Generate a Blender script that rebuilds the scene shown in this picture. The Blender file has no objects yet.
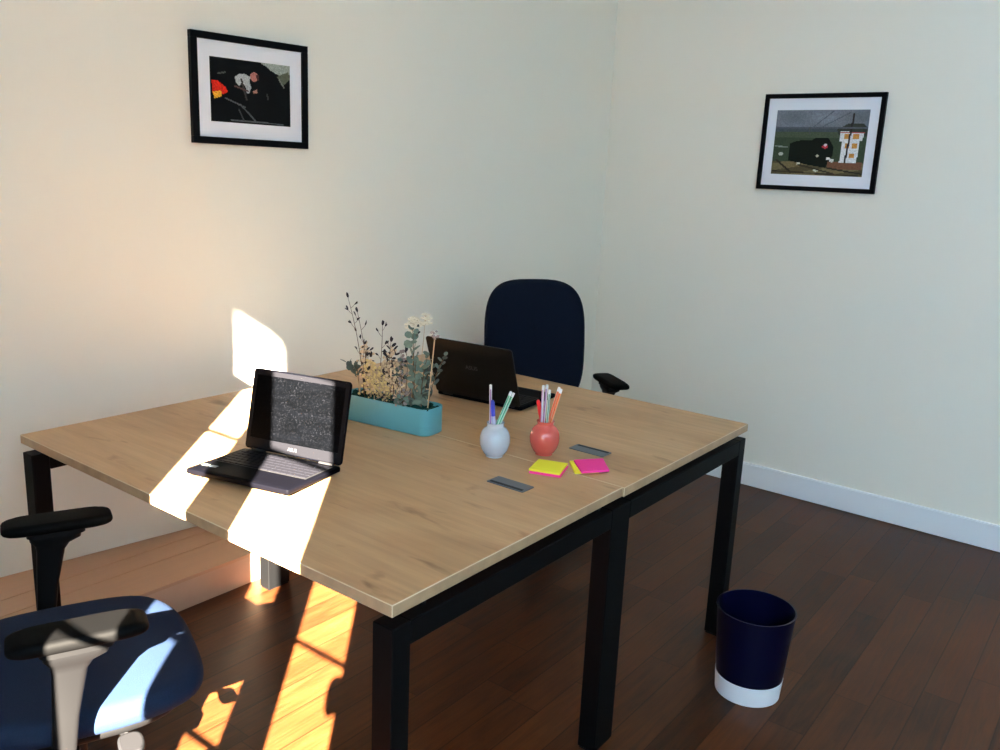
import bpy, bmesh, math, random
from mathutils import Vector, Matrix

random.seed(7)
scene = bpy.context.scene
COL = scene.collection
PI = math.pi

# ------------------------------------------------------------------ helpers
def rgb(h, g=1.0):
    """sRGB 0-255 triple to linear rgba"""
    out = []
    for c in h:
        c = c / 255.0
        out.append((c / 12.92 if c <= 0.04045 else ((c + 0.055) / 1.055) ** 2.4) * g)
    return (*out, 1.0)

def mat(name, color, rough=0.5, spec=0.5, metal=0.0, bump=0.0, bump_scale=60.0, var=0.0, var_scale=8.0,
        sheen=0.0, coat=0.0):
    m = bpy.data.materials.new(name); m.use_nodes = True
    nt = m.node_tree; N = nt.nodes; L = nt.links
    b = N['Principled BSDF']
    b.inputs['Base Color'].default_value = color
    b.inputs['Roughness'].default_value = rough
    b.inputs['Specular IOR Level'].default_value = spec
    b.inputs['Metallic'].default_value = metal
    b.inputs['Sheen Weight'].default_value = sheen
    b.inputs['Coat Weight'].default_value = coat
    tc = N.new('ShaderNodeTexCoord')
    if var > 0:
        nz = N.new('ShaderNodeTexNoise'); nz.inputs['Scale'].default_value = var_scale
        nz.inputs['Detail'].default_value = 4
        L.new(tc.outputs['Object'], nz.inputs['Vector'])
        mp = N.new('ShaderNodeMapRange'); mp.inputs[1].default_value = 0.3; mp.inputs[2].default_value = 0.7
        mp.inputs[3].default_value = 1 - var; mp.inputs[4].default_value = 1 + var
        L.new(nz.outputs['Fac'], mp.inputs[0])
        mx = N.new('ShaderNodeVectorMath'); mx.operation = 'SCALE'
        mx.inputs[0].default_value = color[:3]
        L.new(mp.outputs[0], mx.inputs['Scale'])
        L.new(mx.outputs[0], b.inputs['Base Color'])
    if bump > 0:
        nb = N.new('ShaderNodeTexNoise'); nb.inputs['Scale'].default_value = bump_scale
        nb.inputs['Detail'].default_value = 3
        L.new(tc.outputs['Object'], nb.inputs['Vector'])
        bp = N.new('ShaderNodeBump'); bp.inputs['Strength'].default_value = bump
        bp.inputs['Distance'].default_value = 0.002
        L.new(nb.outputs['Fac'], bp.inputs['Height'])
        L.new(bp.outputs[0], b.inputs['Normal'])
    return m

class MB:
    def __init__(s): s.bm = bmesh.new()
    def box(s, x0, x1, y0, y1, z0, z1, bev=0.0, seg=2, mi=0, M=None):
        r = bmesh.ops.create_cube(s.bm, size=1.0)
        vs = r['verts']
        for v in vs:
            v.co = Vector(((x0 + x1) / 2 + v.co.x * (x1 - x0), (y0 + y1) / 2 + v.co.y * (y1 - y0),
                           (z0 + z1) / 2 + v.co.z * (z1 - z0)))
        fs = {f for v in vs for f in v.link_faces}
        if bev > 0:
            es = list({e for v in vs for e in v.link_edges})
            rr = bmesh.ops.bevel(s.bm, geom=es, offset=bev, segments=seg, profile=0.5, affect='EDGES')
            fs = set(rr['faces']) | {f for f in fs if f.is_valid}
            vs = list({v for f in fs for v in f.verts})
        for f in fs: f.material_index = mi
        if M is not None:
            for v in vs: v.co = M @ v.co
        return s
    def poly_prism(s, pts, z0, z1, mi=0, M=None):
        """vertical prism over the xy polygon pts (counter-clockwise)"""
        lo = [s.bm.verts.new((p[0], p[1], z0)) for p in pts]
        hi = [s.bm.verts.new((p[0], p[1], z1)) for p in pts]
        fs = [s.bm.faces.new(hi), s.bm.faces.new(lo[::-1])]
        n = len(pts)
        for i in range(n):
            j = (i + 1) % n
            fs.append(s.bm.faces.new((lo[i], lo[j], hi[j], hi[i])))
        for f in fs: f.material_index = mi
        if M is not None:
            for v in lo + hi: v.co = M @ v.co
        return s
    def rings(s, rings, cap0=True, cap1=True, closed=True, mi=0):
        """skin a list of rings (each a list of points)"""
        rv = [[s.bm.verts.new(p) for p in r] for r in rings]
        for a, b in zip(rv, rv[1:]):
            n = len(a)
            for i in range(n if closed else n - 1):
                j = (i + 1) % n
                f = s.bm.faces.new((a[i], a[j], b[j], b[i])); f.material_index = mi
        if cap0: s.bm.faces.new(rv[0][::-1]).material_index = mi
        if cap1: s.bm.faces.new(rv[-1]).material_index = mi
        return s
    def lathe(s, prof, n=32, cap0=True, cap1=True, M=None, mi=0):
        R = []
        for r, z in prof:
            ring = [Vector((r * math.cos(2 * PI * i / n), r * math.sin(2 * PI * i / n), z)) for i in range(n)]
            if M is not None: ring = [M @ p for p in ring]
            R.append(ring)
        return s.rings(R, cap0, cap1, mi=mi)
    def tube(s, pts, rad, n=8, mi=0):
        pts = [Vector(p) for p in pts]
        rads = rad if isinstance(rad, (list, tuple)) else [rad] * len(pts)
        R = []
        up = None
        for i, p in enumerate(pts):
            d = (pts[min(i + 1, len(pts) - 1)] - pts[max(i - 1, 0)]).normalized()
            if up is None:
                up = Vector((0, 0, 1)) if abs(d.z) < 0.9 else Vector((1, 0, 0))
            a = d.cross(up).normalized(); b = a.cross(d).normalized(); up = b
            R.append([p + (a * math.cos(2 * PI * k / n) + b * math.sin(2 * PI * k / n)) * rads[i] for k in range(n)])
        R = [r[::-1] for r in R]
        return s.rings(R, mi=mi)
    def pillow(s, outline, z0, z1, rnd, seg=4, M=None, crown=0.0, mi=0, fn=None):
        """rounded slab over a closed outline; rnd = edge radius; crown lifts the middle of the top"""
        n = len(outline)
        cx = sum(p[0] for p in outline) / n; cy = sum(p[1] for p in outline) / n
        rmax = min(math.hypot(p[0] - cx, p[1] - cy) for p in outline)
        rr = min(rnd, (z1 - z0) / 2)
        def ring(inset, z):
            k = 1 - inset / rmax
            return [Vector((cx + (p[0] - cx) * k, cy + (p[1] - cy) * k, z)) for p in outline]
        R = []
        for k in (0.25, 0.6): R.append(ring(rmax * (1 - k), z0))
        for i in range(seg + 1):
            a = PI / 2 * i / seg
            R.append(ring(rr * (1 - math.sin(a)), z0 + rr * (1 - math.cos(a))))
        for i in range(seg + 1):
            a = PI / 2 * i / seg
            R.append(ring(rr * (1 - math.cos(a)), z1 - rr * (1 - math.sin(a))))
        for k in (0.8, 0.6, 0.4, 0.2):
            R.append(ring(rmax * (1 - k), z1 + crown * (1 - k * k)))
        if fn: R = [[fn(p) for p in r] for r in R]
        if M is not None: R = [[M @ p for p in r] for r in R]
        return s.rings(R, mi=mi)
    def ball(s, c, r, sub=1, scale=(1, 1, 1), mi=0, M=None):
        q = bmesh.ops.create_icosphere(s.bm, subdivisions=sub, radius=r)
        for v in q['verts']:
            v.co = Vector((v.co.x * scale[0], v.co.y * scale[1], v.co.z * scale[2]))
            if M is not None: v.co = M @ v.co
            v.co += Vector(c)
        for f in {f for v in q['verts'] for f in v.link_faces}: f.material_index = mi
        return s
    def leaf(s, base, d, nrm, ln, wd, mi=0, cup=0.15, n=8):
        """a small curved leaf blade with a little thickness"""
        d = Vector(d).normalized(); nrm = Vector(nrm)
        side = d.cross(nrm)
        if side.length < 1e-4: side = d.cross(Vector((0.3, 0.8, 0.5)))
        side.normalize(); nn = side.cross(d).normalized()
        base = Vector(base)
        top, bot = [], []
        for i in range(n):
            a = 2 * PI * i / n
            t = 0.5 - 0.5 * math.cos(a); w = math.sin(a)
            p = base + d * ln * t + side * wd * 0.5 * w + nn * ln * cup * (t * t + 0.6 * w * w)
            top.append(s.bm.verts.new(p + nn * 0.0004)); bot.append(s.bm.verts.new(p - nn * 0.0004))
        f1 = s.bm.faces.new(top); f2 = s.bm.faces.new(bot[::-1])
        f1.material_index = mi; f2.material_index = mi
        for i in range(n):
            j = (i + 1) % n
            s.bm.faces.new((bot[i], bot[j], top[j], top[i])).material_index = mi
        return s
    def build(s, name, mats, parent=None, smooth=True, angle=35, **props):
        bmesh.ops.recalc_face_normals(s.bm, faces=s.bm.faces[:])
        me = bpy.data.meshes.new(name)
        s.bm.to_mesh(me); s.bm.free()
        for m in (mats if isinstance(mats, (list, tuple)) else [mats]): me.materials.append(m)
        if smooth:
            for p in me.polygons: p.use_smooth = True
            me.set_sharp_from_angle(angle=math.radians(angle))
        o = bpy.data.objects.new(name, me); COL.objects.link(o)
        if parent is not None: o.parent = parent
        for k, v in props.items(): o[k] = v
        return o

def tag(o, label, cat, group=None):
    o['label'] = label; o['category'] = cat
    if group: o['group'] = group
    return o

def thing(name, label, cat, loc=(0, 0, 0), rz=0.0, group=None):
    o = bpy.data.objects.new(name, None); COL.objects.link(o)
    o.empty_display_size = 0.05
    o.location = loc; o.rotation_euler = (0, 0, rz)
    return tag(o, label, cat, group)

def superellipse(a, b, p, n=48, squash=None):
    out = []
    for i in range(n):
        t = 2 * PI * i / n
        c, s_ = math.cos(t), math.sin(t)
        x = a * math.copysign(abs(c) ** (2 / p), c); y = b * math.copysign(abs(s_) ** (2 / p), s_)
        if squash: x, y = squash(x, y)
        out.append((x, y))
    return out

def rrect(w, d, r, n=6, cx=0, cy=0):
    out = []
    for (sx, sy, a0) in ((1, 1, 0), (-1, 1, 90), (-1, -1, 180), (1, -1, 270)):
        for i in range(n + 1):
            a = math.radians(a0 + 90 * i / n)
            out.append((cx + sx * (w / 2 - r) + r * math.cos(a), cy + sy * (d / 2 - r) + r * math.sin(a)))
    return out

def text_mesh(name, body, size, m, parent, loc, rot, extrude=0.0002):
    cu = bpy.data.curves.new(name, 'FONT'); cu.body = body; cu.size = size
    cu.align_x = 'CENTER'; cu.align_y = 'CENTER'; cu.extrude = extrude
    tmp = bpy.data.objects.new(name + '_curve', cu)
    me = bpy.data.meshes.new_from_object(tmp)
    bpy.data.objects.remove(tmp)
    me.materials.clear(); me.materials.append(m)
    o = bpy.data.objects.new(name, me); COL.objects.link(o)
    o.parent = parent; o.location = loc; o.rotation_euler = rot
    return o

# ------------------------------------------------------------------ procedural surface materials
def plank_material(name, width, length, y0, base, var, gap_dark, rough, along='X', grain=1.0, seam=0.02, spec=0.5, bump=0.15):
    m = bpy.data.materials.new(name); m.use_nodes = True
    nt = m.node_tree; N = nt.nodes; L = nt.links
    b = N['Principled BSDF']; b.inputs['Specular IOR Level'].default_value = spec
    tc = N.new('ShaderNodeTexCoord'); sp = N.new('ShaderNodeSeparateXYZ')
    L.new(tc.outputs['Object'], sp.inputs[0])
    def M(op, a, b_=None, c=None):
        n = N.new('ShaderNodeMath'); n.operation = op
        for i, v in enumerate((a, b_, c)):
            if v is None: continue
            if isinstance(v, (int, float)): n.inputs[i].default_value = v
            else: L.new(v, n.inputs[i])
        return n.outputs[0]
    U, V = (sp.outputs['X'], sp.outputs['Y']) if along == 'X' else (sp.outputs['Y'], sp.outputs['X'])
    rowf = M('DIVIDE', M('SUBTRACT', V, y0), width)
    row = M('FLOOR', rowf); fr = M('FRACT', rowf)
    wn = N.new('ShaderNodeTexWhiteNoise'); wn.noise_dimensions = '1D'; L.new(row, wn.inputs['W'])
    colf = M('ADD', M('DIVIDE', U, length), M('MULTIPLY', wn.outputs['Value'], 7.3))
    colm = M('FLOOR', colf); fc = M('FRACT', colf)
    cmb = N.new('ShaderNodeCombineXYZ'); L.new(row, cmb.inputs[0]); L.new(colm, cmb.inputs[1])
    w2 = N.new('ShaderNodeTexWhiteNoise'); w2.noise_dimensions = '2D'; L.new(cmb.outputs[0], w2.inputs['Vector'])
    # grain, stretched along the plank and shifted per plank
    gv = N.new('ShaderNodeCombineXYZ')
    L.new(M('MULTIPLY', U, 2.2), gv.inputs[0]); L.new(M('MULTIPLY', V, 26.0), gv.inputs[1])
    L.new(M('MULTIPLY', w2.outputs['Value'], 40.0), gv.inputs[2])
    g1 = N.new('ShaderNodeTexNoise'); g1.inputs['Scale'].default_value = 1.6; g1.inputs['Detail'].default_value = 6
    g1.inputs['Roughness'].default_value = 0.62; g1.inputs['Distortion'].default_value = 1.1
    L.new(gv.outputs[0], g1.inputs['Vector'])
    g2 = N.new('ShaderNodeTexNoise'); g2.inputs['Scale'].default_value = 3.0; g2.inputs['Detail'].default_value = 3
    L.new(tc.outputs['Object'], g2.inputs['Vector'])
    v1 = M('MULTIPLY', M('SUBTRACT', w2.outputs['Value'], 0.5), var * 2)
    v2 = M('MULTIPLY', M('SUBTRACT', g1.outputs['Fac'], 0.5), grain)
    v3 = M('MULTIPLY', M('SUBTRACT', g2.outputs['Fac'], 0.5), 0.5 * grain)
    val = M('ADD', M('ADD', M('ADD', 1.0, v1), v2), v3)
    # seams
    ed = M('MINIMUM', fr, M('SUBTRACT', 1.0, fr)); s1 = M('LESS_THAN', ed, seam)
    ec = M('MINIMUM', fc, M('SUBTRACT', 1.0, fc)); s2 = M('LESS_THAN', ec, seam * width / length * 0.8)
    sm = M('MAXIMUM', s1, s2)
    val = M('MULTIPLY', M('MAXIMUM', val, 0.15), M('SUBTRACT', 1.0, M('MULTIPLY', sm, gap_dark)))
    vs = N.new('ShaderNodeVectorMath'); vs.operation = 'SCALE'; vs.inputs[0].default_value = base[:3]
    L.new(val, vs.inputs['Scale']); L.new(vs.outputs[0], b.inputs['Base Color'])
    rg = M('ADD', rough, M('MULTIPLY', M('SUBTRACT', g1.outputs['Fac'], 0.5), 0.25)); L.new(rg, b.inputs['Roughness'])
    bp = N.new('ShaderNodeBump'); bp.inputs['Strength'].default_value = bump; bp.inputs['Distance'].default_value = 0.003
    L.new(M('SUBTRACT', g1.outputs['Fac'], M('MULTIPLY', sm, 1.5)), bp.inputs['Height']); L.new(bp.outputs[0], b.inputs['Normal'])
    return m

def oak_material(name):
    """oak laminate, grain along Y, soft cathedral figure and sparse darker streaks"""
    m = bpy.data.materials.new(name); m.use_nodes = True
    nt = m.node_tree; N = nt.nodes; L = nt.links
    b = N['Principled BSDF']; b.inputs['Roughness'].default_value = 0.42; b.inputs['Specular IOR Level'].default_value = 0.45
    tc = N.new('ShaderNodeTexCoord')
    def noise(scale3, sc, det, rough, dist=0.0):
        mp = N.new('ShaderNodeMapping'); mp.inputs['Scale'].default_value = scale3
        L.new(tc.outputs['Object'], mp.inputs['Vector'])
        n = N.new('ShaderNodeTexNoise'); n.inputs['Scale'].default_value = sc; n.inputs['Detail'].default_value = det
        n.inputs['Roughness'].default_value = rough; n.inputs['Distortion'].default_value = dist
        L.new(mp.outputs[0], n.inputs['Vector']); return n.outputs['Fac']
    big = noise((3.2, 0.9, 3.2), 1.4, 4, 0.55, 0.6)
    fine = noise((60, 3, 60), 1.0, 5, 0.6, 0.2)
    streak = noise((9.0, 2.3, 9.0), 2.1, 3, 0.55, 0.5)
    r1 = N.new('ShaderNodeValToRGB'); L.new(big, r1.inputs[0])
    e = r1.color_ramp.elements
    e[0].position = 0.28; e[0].color = (0.385, 0.215, 0.098, 1)
    e[1].position = 0.72; e[1].color = (0.58, 0.365, 0.192, 1)
    x = e.new(0.5); x.color = (0.525, 0.312, 0.155, 1)
    r2 = N.new('ShaderNodeValToRGB'); L.new(streak, r2.inputs[0])
    e = r2.color_ramp.elements
    e[0].position = 0.25; e[0].color = (0.58, 0.53, 0.48, 1)
    e[1].position = 0.38; e[1].color = (1, 1, 1, 1)
    r3 = N.new('ShaderNodeValToRGB'); L.new(fine, r3.inputs[0])
    e = r3.color_ramp.elements
    e[0].position = 0.3; e[0].color = (0.86, 0.85, 0.83, 1); e[1].position = 0.65; e[1].color = (1.04, 1.04, 1.03, 1)
    def mul(a, c):
        n = N.new('ShaderNodeVectorMath'); n.operation = 'MULTIPLY'
        L.new(a, n.inputs[0]); L.new(c, n.inputs[1]); return n.outputs[0]
    L.new(mul(mul(r1.outputs[0], r2.outputs[0]), r3.outputs[0]), b.inputs['Base Color'])
    bp = N.new('ShaderNodeBump'); bp.inputs['Strength'].default_value = 0.05; bp.inputs['Distance'].default_value = 0.001
    L.new(fine, bp.inputs['Height']); L.new(bp.outputs[0], b.inputs['Normal'])
    return m

def dusty_screen_material(name):
    """black laptop glass with a film of dust specks"""
    m = bpy.data.materials.new(name); m.use_nodes = True
    nt = m.node_tree; N = nt.nodes; L = nt.links
    b = N['Principled BSDF']; b.inputs['Roughness'].default_value = 0.45; b.inputs['Specular IOR Level'].default_value = 0.03
    tc = N.new('ShaderNodeTexCoord')
    n1 = N.new('ShaderNodeTexNoise'); n1.inputs['Scale'].default_value = 420; n1.inputs['Detail'].default_value = 2
    mp = N.new('ShaderNodeMapping'); mp.inputs['Scale'].default_value = (1.0, 1, 3.0)
    L.new(tc.outputs['Object'], mp.inputs[0])
    n2 = N.new('ShaderNodeTexNoise'); n2.inputs['Scale'].default_value = 14; n2.inputs['Detail'].default_value = 6
    L.new(tc.outputs['Object'], n1.inputs['Vector']); L.new(mp.outputs[0], n2.inputs['Vector'])
    r1 = N.new('ShaderNodeValToRGB'); L.new(n1.outputs['Fac'], r1.inputs[0])
    r1.color_ramp.elements[0].position = 0.60; r1.color_ramp.elements[0].color = (0, 0, 0, 1)
    r1.color_ramp.elements[1].position = 0.75; r1.color_ramp.elements[1].color = (0.010, 0.0105, 0.013, 1)
    r2 = N.new('ShaderNodeValToRGB'); L.new(n2.outputs['Fac'], r2.inputs[0])
    r2.color_ramp.elements[0].position = 0.35; r2.color_ramp.elements[0].color = (0.0002, 0.0003, 0.0005, 1)
    r2.color_ramp.elements[1].position = 0.75; r2.color_ramp.elements[1].color = (0.0007, 0.0009, 0.0014, 1)
    ad = N.new('ShaderNodeVectorMath'); ad.operation = 'ADD'
    L.new(r1.outputs[0], ad.inputs[0]); L.new(r2.outputs[0], ad.inputs[1])
    L.new(ad.outputs[0], b.inputs['Base Color'])
    return m

def print_material(name):
    m = bpy.data.materials.new(name); m.use_nodes = True
    nt = m.node_tree; N = nt.nodes; L = nt.links
    b = N['Principled BSDF']; b.inputs['Roughness'].default_value = 0.5; b.inputs['Specular IOR Level'].default_value = 0.1
    a = N.new('ShaderNodeAttribute'); a.attribute_name = 'print'
    L.new(a.outputs['Color'], b.inputs['Base Color'])
    return m

M_wall = mat('painted_plaster', (0.845, 0.80, 0.70, 1), 0.85, 0.2, bump=0.12, bump_scale=180)
M_ceil = mat('ceiling_paint', (0.84, 0.83, 0.79, 1), 0.9, 0.2)
M_base = mat('white_gloss_paint', (0.83, 0.84, 0.86, 1), 0.35)
M_floor = plank_material('stained_plank_floor', 0.104, 0.85, -1.61, (0.074, 0.0222, 0.0064, 1), 0.34, 0.55, 0.42, 'X', 1.9, spec=0.25)
M_step = plank_material('pale_planks', 3.0, 9.0, -1.0, (0.54, 0.325, 0.205, 1), 0.0, 0.0, 0.5, 'X', 0.2, seam=0.0)
M_oak = oak_material('oak_laminate')
M_edge = mat('oak_edge_band', (0.42, 0.27, 0.15, 1), 0.5, var=0.12, var_scale=30)
M_arris = mat('pale_edge_arris', (0.64, 0.49, 0.32, 1), 0.5)
M_black = mat('black_powder_coat', (0.0030, 0.0031, 0.0034, 1), 0.55, 0.08, bump=0.05, bump_scale=900)
M_port = mat('grey_port_plastic', (0.10, 0.115, 0.135, 1), 0.45)
M_portdark = mat('dark_port_brush', (0.015, 0.018, 0.022, 1), 0.8)
M_lap = mat('charcoal_laptop_plastic', (0.0018, 0.0018, 0.0030, 1), 0.5, 0.02)
M_lid2 = mat('dark_brushed_lid', (0.0034, 0.0030, 0.0030, 1), 0.45, 0.2)
M_bezel = mat('bezel_plastic', (0.0060, 0.0061, 0.0078, 1), 0.45, 0.06)
M_key = mat('black_keys', (0.0088, 0.0088, 0.0118, 1), 0.5, 0.07)
M_well = mat('key_well', (0.006, 0.006, 0.007, 1), 0.6)
M_screen = dusty_screen_material('dusty_dark_screen')
M_logo = mat('silver_lettering', (0.05, 0.05, 0.055, 1), 0.5, 0.1)
M_logo2 = mat('grey_lettering', (0.05, 0.05, 0.053, 1), 0.4)
M_sticker = mat('pale_sticker', (0.10, 0.11, 0.10, 1), 0.5, 0.1)
M_sticker2 = mat('blue_grey_sticker', (0.12, 0.15, 0.2, 1), 0.4)
M_teal = mat('teal_enamel', (0.105, 0.34, 0.385, 1), 0.38, 0.5)
M_moss = mat('dark_green_moss', (0.012, 0.05, 0.04, 1), 0.95, 0.1, var=0.5, var_scale=90)
M_greyvase = mat('pale_grey_blue_glaze', (0.48, 0.52, 0.58, 1), 0.09, 0.6, coat=0.3, var=0.05, var_scale=40)
M_redvase = mat('coral_red_glaze', (0.64, 0.10, 0.08, 1), 0.1, 0.6, coat=0.3, var=0.06, var_scale=40)
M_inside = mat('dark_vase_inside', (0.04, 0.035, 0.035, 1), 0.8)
M_yellow = mat('neon_yellow_paper', (0.92, 0.86, 0.05, 1), 0.7, 0.2)
M_pink = mat('neon_pink_paper', (1.0, 0.055, 0.35, 1), 0.7, 0.2)
M_frame = mat('black_frame_wood', (0.0022, 0.0022, 0.003, 1), 0.5, 0.08)
M_mat = mat('white_mount_card', (0.80, 0.81, 0.86, 1), 0.6, 0.3)
M_print = print_material('photo_print')
M_navy = mat('navy_bin_enamel', (0.0006, 0.0011, 0.015, 1), 0.3, 0.25)
M_white = mat('white_band_paint', (0.80, 0.82, 0.86, 1), 0.4)
M_seat = mat('navy_woven_fabric', (0.0072, 0.0185, 0.050, 1), 0.85, 0.2, bump=0.5, bump_scale=700, var=0.2, var_scale=500)
M_back = mat('dark_navy_mesh_fabric', (0.0018, 0.0050, 0.0150, 1), 0.85, 0.15, bump=0.4, bump_scale=700, var=0.2, var_scale=400)
M_plastic = mat('black_chair_plastic', (0.0042, 0.0042, 0.0046, 1), 0.5, 0.16)
M_pad = mat('soft_black_arm_pad', (0.0015, 0.0015, 0.0016, 1), 0.65, 0.07, bump=0.1, bump_scale=400)
M_grey = mat('grey_chair_plastic', (0.014, 0.014, 0.0155, 1), 0.5, 0.15)
M_chrome = mat('chrome_gas_lift', (0.5, 0.5, 0.52, 1), 0.2, metal=1.0)
M_winframe = mat('white_window_paint', (0.8, 0.8, 0.8, 1), 0.4)
M_blocker = mat('sun_blocker_matte', (0.55, 0.5, 0.43, 1), 0.9)

# ------------------------------------------------------------------ the setting
def struct(o): o['kind'] = 'structure'; return o
WA = math.atan2(-0.14, 0.9902)                       # the left wall runs at a slight angle to desk and floor boards
WDIR = Vector((0.9902, -0.14, 0)); WN = Vector((-0.14, -0.9902, 0)); WP = Vector((0.0695, 0.4914, 0))
def wall_y(x): return WP.y + (x - WP.x) * WDIR.y / WDIR.x
XW = -1.5; NEAR = -6.2; CZ = 2.9
def right_x(y): return 3.1008 - 0.0182 * (0.0629 - y)

mb = MB(); mb.box(-1.75, 3.4, NEAR - 0.1, 0.95, -0.06, 0)
struct(mb.build('floor', M_floor, smooth=False))
mb = MB(); mb.box(-1.75, 3.4, NEAR - 0.1, 0.95, CZ, CZ + 0.08)
struct(mb.build('ceiling', M_ceil, smooth=False))
mb = MB(); mb.poly_prism([(-1.62, wall_y(-1.62)), (3.105, wall_y(3.105)), (3.105, wall_y(3.105) + 0.15), (-1.62, wall_y(-1.62) + 0.15)], 0, CZ)
struct(mb.build('wall_left', M_wall, smooth=False))
mb = MB(); mb.poly_prism([(right_x(NEAR), NEAR), (3.3, NEAR), (3.3, 0.3), (right_x(0.3), 0.3)], 0, CZ)
struct(mb.build('wall_right', M_wall, smooth=False))
y1 = 0.055
mb = MB(); mb.poly_prism([(right_x(NEAR) - 0.014, NEAR), (right_x(NEAR) - 0.0005, NEAR), (right_x(y1) - 0.0005, y1), (right_x(y1) - 0.014, y1)], 0.004, 0.1135)
mb.poly_prism([(right_x(NEAR) - 0.011, NEAR), (right_x(NEAR) - 0.0005, NEAR), (right_x(y1) - 0.0005, y1), (right_x(y1) - 0.011, y1)], 0.1135, 0.1181)
struct(mb.build('baseboard_right', M_base, smooth=False))

# window wall behind the viewer (light comes in here), with a second opening added for sky light
WIN_Y = (-2.53, -1.75); WIN_Z = (0.66, 2.74)
WIN2_Y = (-5.8, -3.1); WIN2_Z = (1.5, 2.84)  # high sill chosen to keep sky light off the wall under the desk
mb = MB()
xa, xb = XW - 0.12, XW + 0.0
def wallpiece(ya, yb, za, zb): mb.box(xa - 0.0, xb - 0.05, ya, yb, za, zb)
wallpiece(NEAR, WIN2_Y[0], 0, CZ); wallpiece(WIN2_Y[1], WIN_Y[0] - 0.12, 0, CZ); wallpiece(WIN_Y[1], 0.90, 0, CZ)
wallpiece(*WIN2_Y, 0, WIN2_Z[0]); wallpiece(*WIN2_Y, WIN2_Z[1], CZ)
wallpiece(WIN_Y[0] - 0.12, WIN_Y[1], 0, WIN_Z[0]); wallpiece(WIN_Y[0] - 0.12, WIN_Y[1], WIN_Z[1] + 0.06, CZ)
struct(mb.build('wall_window', M_wall, smooth=False))
# casement: two tall lights of unequal width with glazing bars, a small top light added to throw the wall glow
c = 0.013
lights = [(-2.1045 - c, -1.9735 + c), (-2.4875 - c, -2.2695 + c)]
xf0, xf1 = XW - 0.015, XW + 0.015
mb = MB()
zlo, zhi = WIN_Z
mb.box(XW - 0.05, XW + 0.01, WIN_Y[0] - 0.14, WIN_Y[0] - 0.03, zlo - 0.03, zhi + 0.13)
mb.box(xf0, xf1, WIN_Y[0] - 0.03, lights[1][0], zlo - 0.03, zhi + 0.03)
mb.box(xf0, xf1, lights[1][1], lights[0][0], zlo - 0.03, zhi + 0.03)
mb.box(xf0, xf1, lights[0][1], WIN_Y[1] + 0.12, zlo - 0.03, 2.40)
mb.box(xf0, xf1, -1.80, WIN_Y[1] + 0.12, 2.40, zhi + 0.03)
BARS = [0.806, 1.145, 1.484, 2.056]
for (a, b) in lights:
    mb.box(xf0, xf1, a, b, zlo - 0.03, zlo + 0.03)
    for z in BARS: mb.box(XW - 0.006, XW + 0.006, a, b, z - 0.006, z + 0.006)
    mb.box(xf0, xf1, a, b, 2.335 if b > -2.2 else 2.318, 2.40)
mb.box(xf0, xf1, lights[1][0], lights[1][1], 2.40, zhi + 0.03)
mb.box(xf0, xf1, lights[0][0], -2.03 - c, 2.40, zhi + 0.03)
mb.box(xf0, xf1, lights[0][0], -1.78, 2.70, zhi + 0.12)
ya, yb = -2.03 - c, -1.80
for i in range(17):  # graded slats added to fade the wall glow upwards
    z = 2.425 + i * 0.0165; k = 0.10 + 0.85 * (i / 16) ** 1.2
    mb.box(XW - 0.0015, XW + 0.0015, ya, yb, z - 0.008 * k, z + 0.008 * k)
for i, k in enumerate((0.85, 0.65, 0.45, 0.25)):  # upright slats added to soften the side edges of the glow
    for y in (ya + 0.008 + 0.016 * i, yb - 0.008 - 0.016 * i):
        mb.box(XW - 0.0035, XW - 0.002, y - 0.008 * k, y + 0.008 * k, 2.40, 2.70)
mb.pillow([(p[0] - 2.474, p[1] + 1.40) for p in superellipse(0.020, 0.05, 2.2, 20)], XW - 0.02, XW + 0.012, 0.008, 3, M=Matrix(((0, 0, 1, 0), (1, 0, 0, 0), (0, 1, 0, 0), (0, 0, 0, 1))))   # casement fastener
struct(mb.build('window_1', M_winframe, smooth=False))
mb = MB()
for y in (WIN2_Y[0], -4.475, WIN2_Y[1] - 0.05): mb.box(XW - 0.12, XW - 0.07, y, y + 0.05, *WIN2_Z)
for z in (WIN2_Z[0], WIN2_Z[1] - 0.05): mb.box(XW - 0.12, XW - 0.07, WIN2_Y[0] + 0.05, WIN2_Y[1] - 0.05, z, z + 0.05)
struct(mb.build('window_sky_added', M_winframe, smooth=False))
mb = MB(); mb.box(-1.75, 3.4, NEAR - 0.15, NEAR, 0, CZ)
struct(mb.build('wall_near', M_wall, smooth=False))
# unseen wall added to block direct sun from the added sky opening
mb = MB(); mb.box(-6.3, -6.0, -14.5, -6.9, -3, 9.0)
struct(mb.build('wall_sun_blocker', M_blocker, smooth=False))

# ------------------------------------------------------------------ wooden step along the wall
HS = 0.1143; YS = 0.044; XE = 1.9
t = thing('wooden_step', 'low pale pinkish wooden step along the wall under the desk', 'step')
for (ya, yb) in ((YS, 0.2175), (0.2210, 0.3200), (0.3235, None)):
    mb = MB()
    a0, a1 = (yb, yb) if yb else (wall_y(-1.49) - 0.002, wall_y(XE) - 0.002)
    lim = lambda x, y: min(y, wall_y(x) - 0.002)
    xe = XE if yb == 0.2175 else (0.0695 + (0.4914 - 0.004 - (yb or 0.345)) / 0.1414)
    xe = min(xe, XE)
    mb.poly_prism([(-1.49, ya), (xe, ya), (xe, lim(xe, yb or 9)), (-1.49, lim(-1.49, yb or 9))], HS - 0.012, HS, 0)
    mb.build('tread_board', M_step, t, smooth=False)
mb = MB(); mb.box(-1.49, XE, YS + 0.002, YS + 0.022, 0, HS - 0.012)
mb.box(XE - 0.02, XE, YS + 0.023, wall_y(XE) - 0.004, 0, HS - 0.012)
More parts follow.
